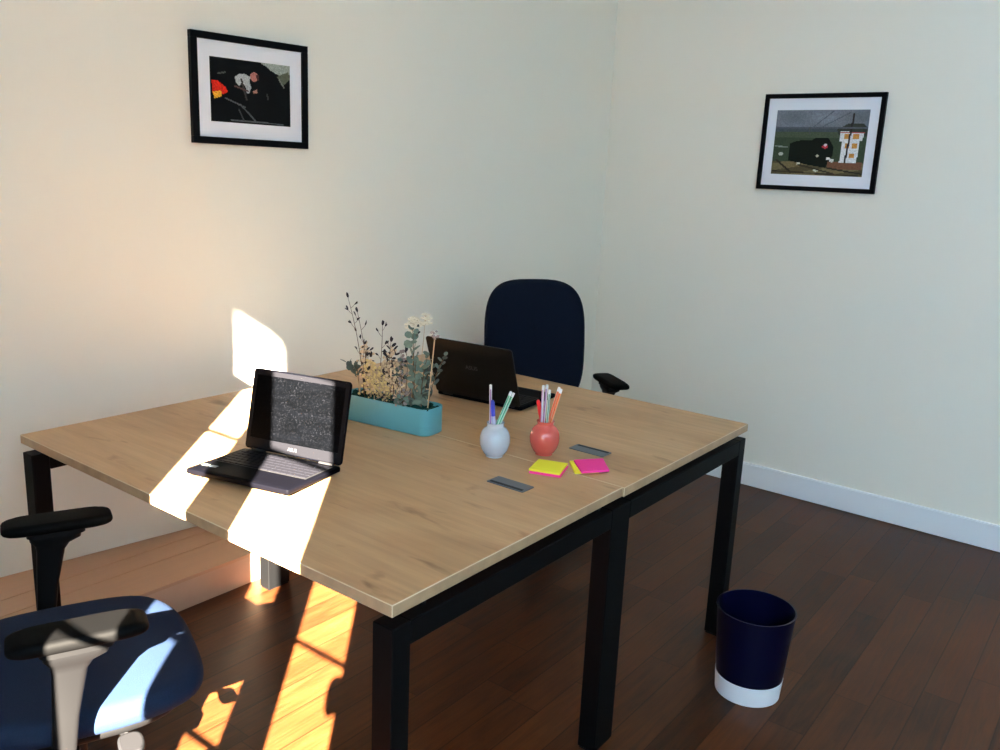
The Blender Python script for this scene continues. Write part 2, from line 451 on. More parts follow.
mb.build('riser', mat('pale_riser_board', (0.56, 0.36, 0.25, 1), 0.45, var=0.08, var_scale=6), t, smooth=False)

# ------------------------------------------------------------------ double desk
DL, DW, DS, H, TT = 1.412, 1.614, 0.8145, 0.74, 0.025
desk = thing('double_desk', 'double office desk with light oak tops on a black steel frame', 'desk')
for (a, b) in ((0, DS - 0.0005), (DS + 0.0005, DW)):
    dy = -0.005 if a > 0.5 else 0.0      # the far top sits a few millimetres proud of the near one
    mb = MB(); mb.box(a, b, -DL + dy, dy, H - TT, H, 0.0016, 1)
    mb.bm.normal_update()
    for f in mb.bm.faces: f.material_index = 0 if abs(f.normal.z) > 0.95 else 2 if f.normal.z > 0.3 or (abs(f.normal.x) > 0.3 and abs(f.normal.y) > 0.3) else 1
    mb.build('desktop', [M_oak, M_edge, M_arris], desk, smooth=False)
LW_ = 0.048; LT = 0.692
yf0, yf1 = -DL - 0.002, -DL + 0.050      # front pair of legs
yb0, yb1 = -0.058, -0.007                # wall-side pair
for (y0, y1_) in ((yf0, yf1), (yb0, yb1)):
    for (x0, x1) in ((0.0, LW_), (DS - 0.046, DS + 0.046), (DW - LW_, DW)):
        mb = MB(); mb.box(x0, x1, y0, y1_, 0.006, LT, 0.002, 1)
        lg = mb.build('leg', M_black, desk, smooth=False)
        mb = MB(); mb.box(x0 + 0.004, x1 - 0.004, y0 + 0.004, y1_ - 0.004, 0.0, 0.006)
        mb.build('foot_glide', M_plastic, lg, smooth=False)
    for (x0, x1) in ((LW_, DS - 0.046), (DS + 0.046, DW - LW_)):
        mb = MB(); mb.box(x0, x1, y0, y1_, LT - 0.049, LT, 0.002, 1)
        mb.build('rail', M_black, desk, smooth=False)
for x in (0.10, DS - 0.075, DS + 0.045, DW - 0.13):
    mb = MB(); mb.box(x, x + 0.03, yf1, yb0, LT - 0.04, LT, 0.001, 1)
    mb.build('cross_beam', M_black, desk, smooth=False)
for x in (0.11, DS - 0.07, DS + 0.05, DW - 0.12):
    for y in (-DL + 0.03, -0.04):
        mb = MB(); mb.lathe([(0.009, LT), (0.009, H - TT)], 12)
        sp_ = mb.build('spacer', M_black, desk); sp_.location = (x, y, 0)
for (cx, sgn) in ((0.632, 1), (1.006, -1)):
    mb = MB(); mb.poly_prism(rrect(0.050, 0.112, 0.003, 3, cx, -1.197), H + 0.0001, H + 0.0022)
    pt = mb.build('cable_port', M_port, desk, smooth=False, label='grey plastic cable flap')
    mb = MB(); mb.box(cx - 0.021 if sgn > 0 else cx + 0.011, cx - 0.011 if sgn > 0 else cx + 0.021, -1.247, -1.147, H + 0.0022, H + 0.0028)
    mb.build('brush_strip', M_portdark, pt, smooth=False)

# ------------------------------------------------------------------ laptops
def laptop(name, label, hinge, wdir, W, D, Hs, tilt, z, front):
    """local frame: x = along the hinge, y = from the user to the hinge, origin at the hinge's start on the table"""
    wd = Vector(wdir).normalized()
    t = thing(name, label, 'laptop', (hinge[0], hinge[1], z), math.atan2(wd.y, wd.x))
    th = 0.012
    mb = MB(); mb.pillow(rrect(W, D, 0.007, 5, W / 2, -D / 2), 0.003, 0.003 + th, 0.003, 3)
    base = mb.build('base', M_lap, t)
    lift = 0.0095 if front else 0.0
    if front: base.rotation_euler = (-math.atan(lift / D), 0, 0)
    for (x, y) in ((0.03, -0.02), (W - 0.03, -0.02), (0.03, -D + 0.02), (W - 0.03, -D + 0.02)):
        mb = MB(); mb.lathe([(0.006, lift * y / D), (0.006, 0.0035)], 12)
        f = mb.build('rubber_foot', M_well, base); f.location = (x, y, 0)
    zt = 0.003 + th
    mb = MB(); mb.box(0.014, W - 0.014, -D * 0.60, -0.018, zt, zt + 0.0008)
    kw = mb.build('keyboard_tray', M_well, base, smooth=False)
    mb = MB()
    rows = 6; x0, x1 = 0.017, W - 0.017; ya, yb = -0.021, -D * 0.60 + 0.003
    rh = (ya - yb) / rows
    for r in range(rows):
        yy = ya - rh * (r + 0.5)
        nk = 15 if r in (0, 1) else 14 if r < 5 else 10
        wds = [1.0] * nk
        if r == 2: wds[0] = 1.4; wds[-1] = 1.5
        if r == 3: wds[0] = 1.7; wds[-1] = 1.9
        if r == 4: wds[0] = 2.1; wds[-2] = 2.0
        if r == 5: wds[3] = 5.4
        tot = sum(wds); x = x0
        for w in wds:
            ww = (x1 - x0) * w / tot
            mb.box(x + 0.0012, x + ww - 0.0012, yy - rh / 2 + 0.0013, yy + rh / 2 - 0.0013, zt + 0.0008, zt + 0.0026)
            x += ww
    mb.build('keyboard', M_key, base, smooth=False)
    mb = MB(); mb.box(W * 0.33, W * 0.62, -D + 0.012, -D * 0.66, zt, zt + 0.0006)
    mb.build('touchpad', M_lap, base, smooth=False)
    # lid, hinged at y = 0 and leaning back by tilt
    Mt = Matrix.Translation((0, 0.0, zt + 0.002)) @ Matrix.Rotation(-tilt, 4, 'X')
    mb = MB(); mb.pillow([(p[0], p[1]) for p in rrect(W, Hs, 0.010, 5, W / 2, Hs / 2)], -0.0065, 0.0, 0.003, 3,
                         M=Mt @ Matrix(((1, 0, 0, 0), (0, 0, -1, 0), (0, 1, 0, 0), (0, 0, 0, 1))))
    lid = mb.build('lid', M_lid2 if not front else M_lap, t)
    mb = MB()
    # bezel as a raised frame round the screen (in the lid's plane, facing the user)
    bz = 0.0012
    S0, S1, Z0, Z1 = 0.014, W - 0.014, 0.030, Hs - 0.016
    for (a, b, c_, d) in ((0.004, S0, 0.004, Hs - 0.004), (S1, W - 0.004, 0.004, Hs - 0.004), (S0, S1, 0.004, Z0), (S0, S1, Z1, Hs - 0.004)):
        mb.box(a, b, -bz, 0.0, c_, d, M=Mt)
    mb.build('bezel', M_bezel, lid, smooth=False)
    mb = MB(); mb.box(S0, S1, -0.0005, 0.0002, Z0, Z1, M=Mt)
    mb.build('screen', M_screen, lid, smooth=False, label='dusty dark screen')
    for xx in (0.025, W - 0.065):
        mb = MB(); mb.tube([(xx, 0.0, zt - 0.001), (xx + 0.04, 0.0, zt - 0.001)], 0.0055, 10)
        mb.build('hinge', M_well, t)
    rx = PI / 2 - tilt
    if front:
        p = Mt @ Vector((W * 0.5, -bz - 0.0003, 0.016))
        text_mesh('logo', 'ASUS', 0.0125, M_logo, lid, p, (rx, 0, 0))
        mb = MB(); mb.box(0.010, 0.030, -D + 0.042, -D + 0.056, zt, zt + 0.0004)
        mb.build('sticker', M_sticker, base, smooth=False, label='pale sticker')
        mb = MB(); mb.box(0.036, 0.054, -D + 0.042, -D + 0.056, zt, zt + 0.0004)
        mb.build('sticker', M_sticker2, base, smooth=False, label='blue grey sticker')
    else:
        p = Mt @ Vector((W * 0.5, 0.0068, Hs * 0.56))
        text_mesh('logo', 'ASUS', 0.021, M_logo2, lid, p, (PI / 2 + tilt, 0, PI))
    return t
# hinge start is on the user's left; the user of the first sits at x < 0, of the second beyond the far edge
laptop('laptop', 'open black laptop with its dusty screen towards the viewer, striped by sunlight', (0.325, -0.549), (0.25, -0.968), 0.30, 0.218, 0.212, math.radians(13), H + 0.0006, True)
laptop('laptop', 'open dark laptop turned away, the back of its lid showing beyond the planter', (1.188, -0.822), (-0.031, 0.334), 0.335, 0.235, 0.212, math.radians(20), H + 0.0006, False)

# ------------------------------------------------------------------ planter with dried flowers
PL, PW, PH = 0.325, 0.098, 0.080
pax = Vector((-0.033, 0.282, 0)).normalized()        # from the near end towards the wall
pn = Vector((pax.y, -pax.x, 0))
porg = Vector((0.762, -0.797, H + 0.0006))
pl = thing('flower_planter', 'long teal planter box of dried flowers and eucalyptus between the laptops', 'planter', porg + pn * 0.05, math.atan2(pax.y, pax.x))
# local: x = along the box (0..PL), y = -0.05..0.05 towards the wall side of the room (negative y = towards the far chair)
ol = rrect(PL, PW, 0.030, 8, PL / 2, 0)
il = rrect(PL - 0.006, PW - 0.006, 0.027, 8, PL / 2, 0)
mb = MB()
def ringz(o, z, k=0.0): return [Vector((p[0], p[1], z)) for p in o]
mb.rings([ringz(rrect(PL - 0.006, PW - 0.006, 0.027, 8, PL / 2, 0), 0.0), ringz(ol, 0.003), ringz(ol, PH - 0.001), ringz(rrect(PL - 0.002, PW - 0.002, 0.029, 8, PL / 2, 0), PH),
          ringz(il, PH), ringz(il, 0.05)], cap0=True, cap1=True)
mb.build('box', M_teal, pl)
mb = MB()
rnd = random.Random(3)
mb.pillow(rrect(PL - 0.0065, PW - 0.0065, 0.026, 8, PL / 2, 0), 0.052, 0.068, 0.004, 3)
for i in range(170):
    x = rnd.uniform(0.012, PL - 0.012); y = rnd.uniform(-0.036, 0.036)
    mb.ball((x, y, 0.066 + rnd.uniform(0, 0.012)), rnd.uniform(0.006, 0.011), 1, (1, 1, 0.8))
mb.build('moss', M_moss, pl, smooth=False)

M_euc = mat('eucalyptus_leaf', (0.17, 0.225, 0.175, 1), 0.6, 0.3, var=0.25, var_scale=40)
M_euc2 = mat('dark_eucalyptus_leaf', (0.085, 0.11, 0.09, 1), 0.6, 0.3, var=0.25, var_scale=40)
M_bud = mat('dark_plum_buds', (0.030, 0.022, 0.026, 1), 0.7, 0.2)
M_beige = mat('beige_dried_petals', (0.80, 0.60, 0.39, 1), 0.8, 0.2, var=0.2, var_scale=60)
M_gold = mat('golden_dried_grains', (0.82, 0.62, 0.29, 1), 0.7, 0.2, var=0.25, var_scale=80)
M_cream = mat('cream_hydrangea_petals', (0.86, 0.78, 0.62, 1), 0.8, 0.2)
M_stem = mat('dry_brown_stem', (0.16, 0.09, 0.05, 1), 0.8, 0.2)
M_straw = mat('straw_stick', (0.60, 0.42, 0.24, 1), 0.7, 0.2)
M_dusk = mat('greyish_pink_head', (0.35, 0.27, 0.25, 1), 0.8, 0.2)
Z0 = 0.066
def bez(p0, p1, bend, n=7):
    p0 = Vector(p0); p1 = Vector(p1); out = []
    for i in range(n):
        t_ = i / (n - 1)
        out.append(p0.lerp(p1, t_) + Vector(bend) * 4 * t_ * (1 - t_) * 1.0)
    return out
def rv(r, a=1.0): return Vector((r.uniform(-a, a), r.uniform(-a, a), r.uniform(-a, a)))
def along(path, t_):
    f = t_ * (len(path) - 1); i = min(int(f), len(path) - 2)
    return path[i].lerp(path[i + 1], f - i), (path[i + 1] - path[i]).normalized()

def bud_twig(base, tip, bend, seed, buds, small=0.010):
    r = random.Random(seed); mb = MB(); path = bez(base, tip, bend)
    mb.tube(path, [0.0013, 0.0012, 0.0011, 0.001, 0.0009, 0.0008, 0.0006], 5, mi=0)
    for (tt, side) in buds:
        p, d = along(path, tt)
        e = p + Vector((side * r.uniform(0.008, 0.016), r.uniform(-0.008, 0.008), r.uniform(0.008, 0.018)))
        mb.tube([p, (p + e) / 2 + Vector((0, 0, -0.002)), e], 0.0006, 4, mi=0)
        dd = (e - p).normalized()
        for k in range(2):
            mb.leaf(e - dd * 0.003 * k, dd + rv(r, 0.35), rv(r), small * r.uniform(0.9, 1.4), small * 0.55, mi=1)
    p, d = along(path, 0.999)
    mb.leaf(p, d, rv(r), small * 1.7, small * 0.7, mi=1); mb.leaf(p, d + rv(r, .5), rv(r), small * 1.4, small * 0.6, mi=1)
    mb.build('budded_twig', [M_stem, M_bud], pl)
def euc_sprig(base, tip, bend, seed, n, size, m, t0=0.12):
    r = random.Random(seed); mb = MB(); path = bez(base, tip, bend)
    mb.tube(path, [0.0016, 0.0015, 0.0014, 0.0013, 0.0012, 0.001, 0.0007], 5, mi=0)
    for i in range(n):
        tt = t0 + (0.99 - t0) * i / (n - 1)
        p, d = along(path, tt)
        a = i * 2.4 + r.uniform(-.4, .4)
        o = Vector((math.cos(a), math.sin(a), r.uniform(0.0, 0.7)))
        s_ = size * (1.1 - 0.45 * tt) * r.uniform(0.8, 1.2)
        mb.leaf(p + o * 0.003, o + d * 0.4, d + rv(r, 0.9), s_, s_ * 0.92, mi=1)
    mb.build('eucalyptus_sprig', [M_stem, m], pl)
def flower_sprig(name, base, tip, bend, seed, n, rad, spread, ms, t0=0.35, leafy=0, squash=1.0):
    r = random.Random(seed); mb = MB(); path = bez(base, tip, bend)
    mb.tube(path, [0.0016, 0.0015, 0.0014, 0.0012, 0.001, 0.0008, 0.0006], 5, mi=0)
    for i in range(n):
        tt = r.uniform(t0, 1.0); p, d = along(path, tt)
        o = rv(r); o.z = abs(o.z) * 0.7 if tt > 0.8 else o.z
        e = p + o * spread * (0.55 + 0.45 * math.sin(PI * min(1, (tt - t0) / (1 - t0 + 1e-6) + 0.15)))
        mb.tube([p, (p + e) / 2, e], 0.0005, 3, mi=0)
        if leafy and i % leafy == 0:
            mb.leaf(e, rv(r) + Vector((0, 0, 0.4)), rv(r), rad * 3.4, rad * 1.8, mi=2)
        else:
            k = rad * r.uniform(0.7, 1.3)
            mb.ball(e, k, 1, (1, 1, squash), mi=1)
    mb.build(name, ms, pl)
def B(u, v): return (u, v, Z0)
# tall dark budded twigs at the wall end
bud_twig(B(0.262, 0.010), (0.318, 0.020, 0.368), (-0.012, 0, 0), 1, [(0.45, 1), (0.5, -1), (0.62, 1), (0.7, 1), (0.75, -1), (0.84, 1), (0.9, -1)])
bud_twig(B(0.255, -0.010), (0.294, 0.005, 0.325), (-0.010, 0.004, 0), 2, [(0.5, -1), (0.66, 1), (0.8, -1), (0.9, 1)])
bud_twig(B(0.225, 0.000), (0.206, -0.004, 0.295), (-0.006, 0, 0), 3, [(0.55, 1), (0.7, -1), (0.85, 1), (0.93, -1)])
bud_twig(B(0.250, 0.020), (0.252, 0.022, 0.235), (0.006, 0, 0), 4, [(0.4, 1), (0.6, -1), (0.7, 1), (0.85, -1)])
bud_twig(B(0.090, -0.01), (0.078, -0.004, 0.300), (0.01, 0, 0), 5, [(0.5, 1), (0.6, -1), (0.75, 1), (0.9, -1)])
bud_twig(B(0.155, 0.012), (0.158, 0.016, 0.255), (0.008, 0, 0), 6, [(0.4, 1), (0.55, -1), (0.7, 1), (0.82, -1), (0.92, 1)])
bud_twig(B(0.130, -0.012), (0.128, -0.02, 0.225), (-0.008, 0, 0), 16, [(0.4, 1), (0.55, -1), (0.7, 1), (0.82, -1), (0.92, 1)])
# dark leaves low at the wall end
euc_sprig(B(0.285, 0.012), (0.322, 0.020, 0.170), (-0.02, 0, 0.02), 7, 9, 0.026, M_euc2, 0.5)
euc_sprig(B(0.270, 0.020), (0.278, 0.030, 0.175), (0.0, 0, 0.01), 8, 8, 0.024, M_euc2, 0.5)
# beige and golden flowers
flower_sprig('beige_flower_sprig', B(0.250, 0.0), (0.263, 0.006, 0.232), (0.004, 0, 0), 9, 34, 0.0055, 0.020, [M_stem, M_beige, M_bud], 0.6, 4)
flower_sprig('golden_flower_sprig', B(0.232, 0.012), (0.236, 0.018, 0.160), (0, 0, 0), 10, 80, 0.0037, 0.026, [M_straw, M_gold, M_beige], 0.3, 9)
flower_sprig('golden_flower_sprig', B(0.200, 0.006), (0.203, 0.012, 0.150), (0, 0, 0), 11, 80, 0.0037, 0.028, [M_straw, M_gold, M_beige], 0.25, 9)
flower_sprig('golden_flower_sprig', B(0.178, 0.016), (0.176, 0.022, 0.128), (0, 0, 0), 12, 70, 0.0036, 0.026, [M_straw, M_gold, M_bud], 0.25, 8)
flower_sprig('beige_flower_sprig', B(0.160, -0.006), (0.166, 0.0, 0.235), (0.004, 0, 0), 13, 46, 0.0050, 0.024, [M_stem, M_beige, M_bud], 0.4, 3)
flower_sprig('beige_flower_sprig', B(0.120, 0.008), (0.124, 0.012, 0.225), (0, 0, 0), 14, 40, 0.0050, 0.022, [M_stem, M_dusk, M_euc2], 0.45, 3)
flower_sprig('beige_flower_sprig', B(0.110, 0.020), (0.135, 0.024, 0.170), (0, 0, 0), 15, 36, 0.0045, 0.022, [M_stem, M_beige, M_euc2], 0.2, 3)
flower_sprig('beige_flower_sprig', B(0.105, 0.026), (0.092, 0.030, 0.120), (0, 0, 0), 25, 44, 0.0045, 0.022, [M_stem, M_dusk, M_euc2], 0.1, 4)
flower_sprig('beige_flower_sprig', B(0.244, 0.016), (0.240, 0.02, 0.200), (0, 0, 0), 31, 44, 0.0048, 0.024, [M_stem, M_beige, M_bud], 0.3, 5)
flower_sprig('beige_flower_sprig', B(0.190, 0.0), (0.184, 0.0, 0.205), (0, 0, 0), 32, 40, 0.0046, 0.024, [M_stem, M_beige, M_bud], 0.35, 4)
flower_sprig('beige_flower_sprig', B(0.145, 0.014), (0.148, 0.016, 0.170), (0, 0, 0), 33, 44, 0.0046, 0.024, [M_stem, M_beige, M_bud], 0.2, 5)
flower_sprig('golden_flower_sprig', B(0.214, 0.020), (0.220, 0.024, 0.185), (0, 0, 0), 34, 70, 0.0040, 0.026, [M_straw, M_gold, M_bud], 0.3, 8)
# cream hydrangea heads on top
flower_sprig('cream_flower_head', B(0.100, -0.012), (0.100, -0.016, 0.325), (0, 0, 0), 17, 60, 0.0062, 0.022, [M_straw, M_cream, M_beige], 0.84, 0, 0.55)
flower_sprig('cream_flower_head', B(0.085, -0.020), (0.066, -0.026, 0.338), (0, 0, 0), 18, 34, 0.0058, 0.018, [M_straw, M_cream, M_beige], 0.88, 0, 0.55)
# eucalyptus at the near end
euc_sprig(B(0.085, 0.004), (0.085, 0.010, 0.300), (-0.004, 0, 0), 19, 14, 0.032, M_euc, 0.45)
euc_sprig(B(0.066, 0.018), (0.060, 0.024, 0.215), (0.004, 0, 0), 20, 20, 0.028, M_euc, 0.02)
euc_sprig(B(0.048, 0.010), (0.030, 0.010, 0.232), (0.008, 0, 0), 21, 20, 0.027, M_euc, 0.05)
euc_sprig(B(0.040, -0.012), (-0.012, -0.016, 0.232), (0.010, 0, 0), 22, 16, 0.022, M_euc2, 0.25)
euc_sprig(B(0.105, 0.024), (0.095, 0.040, 0.100), (0, 0, 0), 23, 9, 0.026, M_euc, 0.0)
euc_sprig(B(0.060, -0.010), (0.045, -0.020, 0.190), (0, 0, 0), 24, 18, 0.026, M_euc2, 0.1)
# thin straw sticks with a pale square tag-like head
for (u, v, u2, v2, z) in ((0.022, 0.018, 0.000, 0.020, 0.290), (0.222, 0.026, 0.222, 0.030, 0.140), (0.130, 0.024, 0.124, 0.030, 0.130), (0.262, 0.022, 0.276, 0.03, 0.15)):
    mb = MB(); p = bez((u, v, Z0 - 0.01), (u2, v2, z), (0, 0, 0)); mb.tube(p, 0.0017, 6)
    st = mb.build('straw_stick', M_straw, pl)
    if z > 0.2:
        mb = MB(); q = Vector((u2, v2, z)); r = random.Random(4)
        for i in range(16):
            mb.ball(q + Vector((r.uniform(-.010, .010), r.uniform(-.008, .008), r.uniform(-.004, .018))), 0.0042, 1, (1, 1, .8))
        mb.build('dried_head', M_dusk, st)

# ------------------------------------------------------------------ vases with pens and pencils
def vase(label, m, x, y):
    t = thing('round_vase', label, 'vase', (x, y, H))
    prof = [(0.021, 0.0), (0.0235, 0.001), (0.023, 0.005), (0.0295, 0.010), (0.0365, 0.022), (0.0405, 0.036), (0.0415, 0.048), (0.0402, 0.060), (0.0362, 0.071),
            (0.0295, 0.0795), (0.0240, 0.0835), (0.0224, 0.087), (0.0228, 0.092), (0.0243, 0.0945), (0.0243, 0.096), (0.0225, 0.0965), (0.0205, 0.094), (0.0195, 0.088)]
    mb = MB(); mb.lathe(prof, 40, cap0=True, cap1=False)
    mb.build('body', m, t)
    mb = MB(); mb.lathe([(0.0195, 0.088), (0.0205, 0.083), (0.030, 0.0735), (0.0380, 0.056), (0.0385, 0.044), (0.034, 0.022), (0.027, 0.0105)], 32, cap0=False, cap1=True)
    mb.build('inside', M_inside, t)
    return t
GV = Vector((0.777, -1.033, H)); RVs = Vector((0.888, -1.120, H))
vase('pale grey-blue round ceramic vase holding a few pencils', M_greyvase, GV.x, GV.y)
vase('coral red round ceramic vase holding orange pencils', M_redvase, RVs.x, RVs.y)
right = Vector((0.61, -0.791, 0)); fwd = Vector((0.79, 0.61, 0))
def pc(name, c): return mat(name, c, 0.4)
M_eras = pc('white_eraser', (0.8, 0.8, 0.8, 1))
M_lead = pc('graphite', (0.03, 0.03, 0.03, 1))
def stick(kind, label, cat, origin, a, b, rad, cols, group=None, stripe=None):
    """a = offsets (right, fwd) of the lower end in the vase, b of the upper end with its height; cols = [(fraction, material)] from below"""
    p0 = origin + right * a[0] + fwd * a[1] + Vector((0, 0, a[2]))
    p1 = origin + right * b[0] + fwd * b[1] + Vector((0, 0, b[2]))
    d = p1 - p0; ln = d.length
    q = d.to_track_quat('Z', 'Y')
    o = thing(kind, label, cat, p0, 0, group)
    o.rotation_mode = 'QUATERNION'; o.rotation_quaternion = q
    return o, ln
def pencil(label, origin, a, b, m, m2, group=None):
    o, ln = stick('pencil', label, 'pencil', origin, a, b, 0.0036, None, group)
    mb = MB()
    n = 6; R = [[Vector((0.0036 * math.cos(2 * PI * i / n), 0.0036 * math.sin(2 * PI * i / n), z)) for i in range(n)] for z in (0.018, ln - 0.012)]
    mb.rings(R)
    mb.bm.faces.ensure_lookup_table()
    for i, f in enumerate(mb.bm.faces): f.material_index = 1 if i % 2 else 0
    mb.build('barrel', [m, m2], o, smooth=False)
    mb = MB(); mb.lathe([(0.0003, 0.0), (0.0036, 0.018)], 8); mb.build('point', M_straw, o)
    mb = MB(); mb.lathe([(0.0037, ln - 0.012), (0.0037, ln - 0.001), (0.003, ln)], 10); mb.build('eraser', M_eras, o, label='white eraser')
def pen(label, origin, a, b, m, m2, clip=True, r=0.0048):
    o, ln = stick('pen', label, 'pen', origin, a, b, r, None)
    mb = MB(); mb.lathe([(0.001, 0), (r * 0.75, 0.014), (r * 0.9, 0.03), (r * 0.9, ln * 0.70)], 14); mb.build('barrel', m2, o)
    mb = MB(); mb.lathe([(r, ln * 0.70), (r, ln - 0.008), (r * 0.7, ln - 0.001), (r * 0.4, ln)], 14); mb.build('cap', m, o)
    if clip:
        mb = MB(); mb.box(r * 0.9, r * 1.45, -0.0012, 0.0012, ln * 0.73, ln - 0.006, 0.0004, 1); mb.build('clip', m, o, smooth=False)
P_purple = pc('lilac_lacquer', (0.38, 0.20, 0.48, 1)); P_white = pc('white_lacquer', (0.75, 0.72, 0.78, 1))
P_green = pc('green_lacquer', (0.10, 0.40, 0.24, 1)); P_mint = pc('mint_lacquer', (0.50, 0.72, 0.60, 1))
P_blue = pc('blue_pen_plastic', (0.03, 0.05, 0.50, 1)); P_lblue = pc('pale_blue_barrel', (0.45, 0.50, 0.72, 1))
P_orange = pc('orange_lacquer', (0.85, 0.16, 0.045, 1)); P_pale_or = pc('pale_orange_lacquer', (0.88, 0.36, 0.20, 1))
P_red = pc('red_pen_plastic', (0.75, 0.01, 0.015, 1)); P_grey = pc('grey_green_lacquer', (0.20, 0.33, 0.30, 1))
P_pink = pc('pinkish_lacquer', (0.60, 0.32, 0.52, 1))
pencil('lilac pencil standing upright at the left in the grey vase', GV, (-0.011, 0.002, 0.013), (-0.0175, 0.006, 0.198), P_purple, P_white)
pen('blue capped pen in the grey vase, beside the lilac pencil', GV, (0.004, -0.004, 0.013), (-0.0115, -0.010, 0.160), P_blue, P_lblue, True, 0.0056)
pencil('green striped pencil leaning right in the grey vase, left one of two', GV, (-0.024, -0.006, 0.016), (0.038, 0.004, 0.182), P_green, P_mint, 'green pencils in the grey vase')
pencil('green striped pencil leaning right in the grey vase, outermost of two', GV, (-0.018, 0.006, 0.016), (0.0455, 0.006, 0.178), P_green, P_mint, 'green pencils in the grey vase')
pen('short red pen leaning left in the coral red vase', RVs, (0.006, 0.012, 0.015), (-0.0235, 0.008, 0.152), P_red, P_red, False, 0.0058)
pencil('pinkish pencil with white end in the red vase, nearest the red pen', RVs, (-0.010, 0.000, 0.016), (-0.0120, -0.002, 0.196), P_pink, P_white)
pencil('tallest white-ended lilac pencil in the middle of the red vase', RVs, (-0.006, 0.016, 0.013), (-0.0005, 0.016, 0.194), P_purple, P_white)
pencil('grey-green pencil in the red vase, between the lilac and orange ones', RVs, (0.002, -0.010, 0.013), (0.0055, -0.008, 0.186), P_grey, P_mint)
pencil('orange pencil leaning right in the red vase, left one of two', RVs, (-0.012, -0.002, 0.014), (0.033, 0.012, 0.189), P_orange, P_pale_or, 'orange pencils in the red vase')
pencil('orange pencil leaning right in the red vase, outermost of two', RVs, (-0.006, -0.010, 0.015), (0.0375, -0.004, 0.188), P_orange, P_pale_or, 'orange pencils in the red vase')

# ------------------------------------------------------------------ sticky note pads
def slab(pts, z0, z1): 
    mb = MB(); mb.poly_prism(pts, z0, z1); return mb
yq = [(0.817, -1.153), (0.733, -1.182), (0.760, -1.260), (0.843, -1.230)]
t = thing('sticky_note_pad', 'neon yellow sticky note pad with pink sheets underneath, beside the red vase', 'note pad', (0.788, -1.206, H))
def loc(pts, o): return [(p[0] - o[0], p[1] - o[1]) for p in pts]
o_ = (0.788, -1.206)
slab(loc([(p[0], p[1]) for p in yq], o_), 0.0, 0.006).build('pink_sheets', M_pink, t, smooth=False, label='neon pink bottom sheets')
slab(loc([(0.818, -1.152), (0.735, -1.179), (0.761, -1.257), (0.844, -1.228)], o_), 0.006, 0.011).build('yellow_sheets', M_yellow, t, smooth=False)
o_ = (0.882, -1.282)
t = thing('sticky_note_pad', 'neon pink sticky note pad over yellow sheets, nearer the desk end', 'note pad', (o_[0], o_[1], H))
slab(loc([(0.880, -1.210), (0.812, -1.271), (0.862, -1.313), (0.940, -1.262)], o_), 0.0, 0.005).build('yellow_sheets', M_yellow, t, smooth=False, label='neon yellow bottom sheets')
slab(loc([(0.881, -1.223), (0.815, -1.290), (0.879, -1.334), (0.948, -1.273)], o_), 0.005, 0.0105).build('pink_sheets', M_pink, t, smooth=False)

# ------------------------------------------------------------------ waste bin
bx, by, bh = 1.336, -1.607, 0.274
t = thing('waste_bin', 'dark navy round waste bin with a white band round its foot', 'waste bin', (bx, by, 0))
r0, r1 = 0.0935, 0.113
def br(z): return r0 + (r1 - r0) * z / bh
mb = MB(); mb.lathe([(br(0.062), 0.062), (br(bh) - 0.0005, bh - 0.004), (br(bh) + 0.0018, bh - 0.003), (br(bh) + 0.0018, bh), (br(bh) - 0.003, bh), (br(0.01) - 0.003, 0.012)], 64, cap0=False, cap1=True)
mb.build('bin_body', M_navy, t)
mb = MB(); mb.lathe([(r0 - 0.002, 0.0), (r0 + 0.0012, 0.002), (br(0.062) + 0.0012, 0.062), (br(0.062) - 0.001, 0.0625)], 64, cap0=True, cap1=False)
mb.build('white_band', M_white, t, label='white painted band')

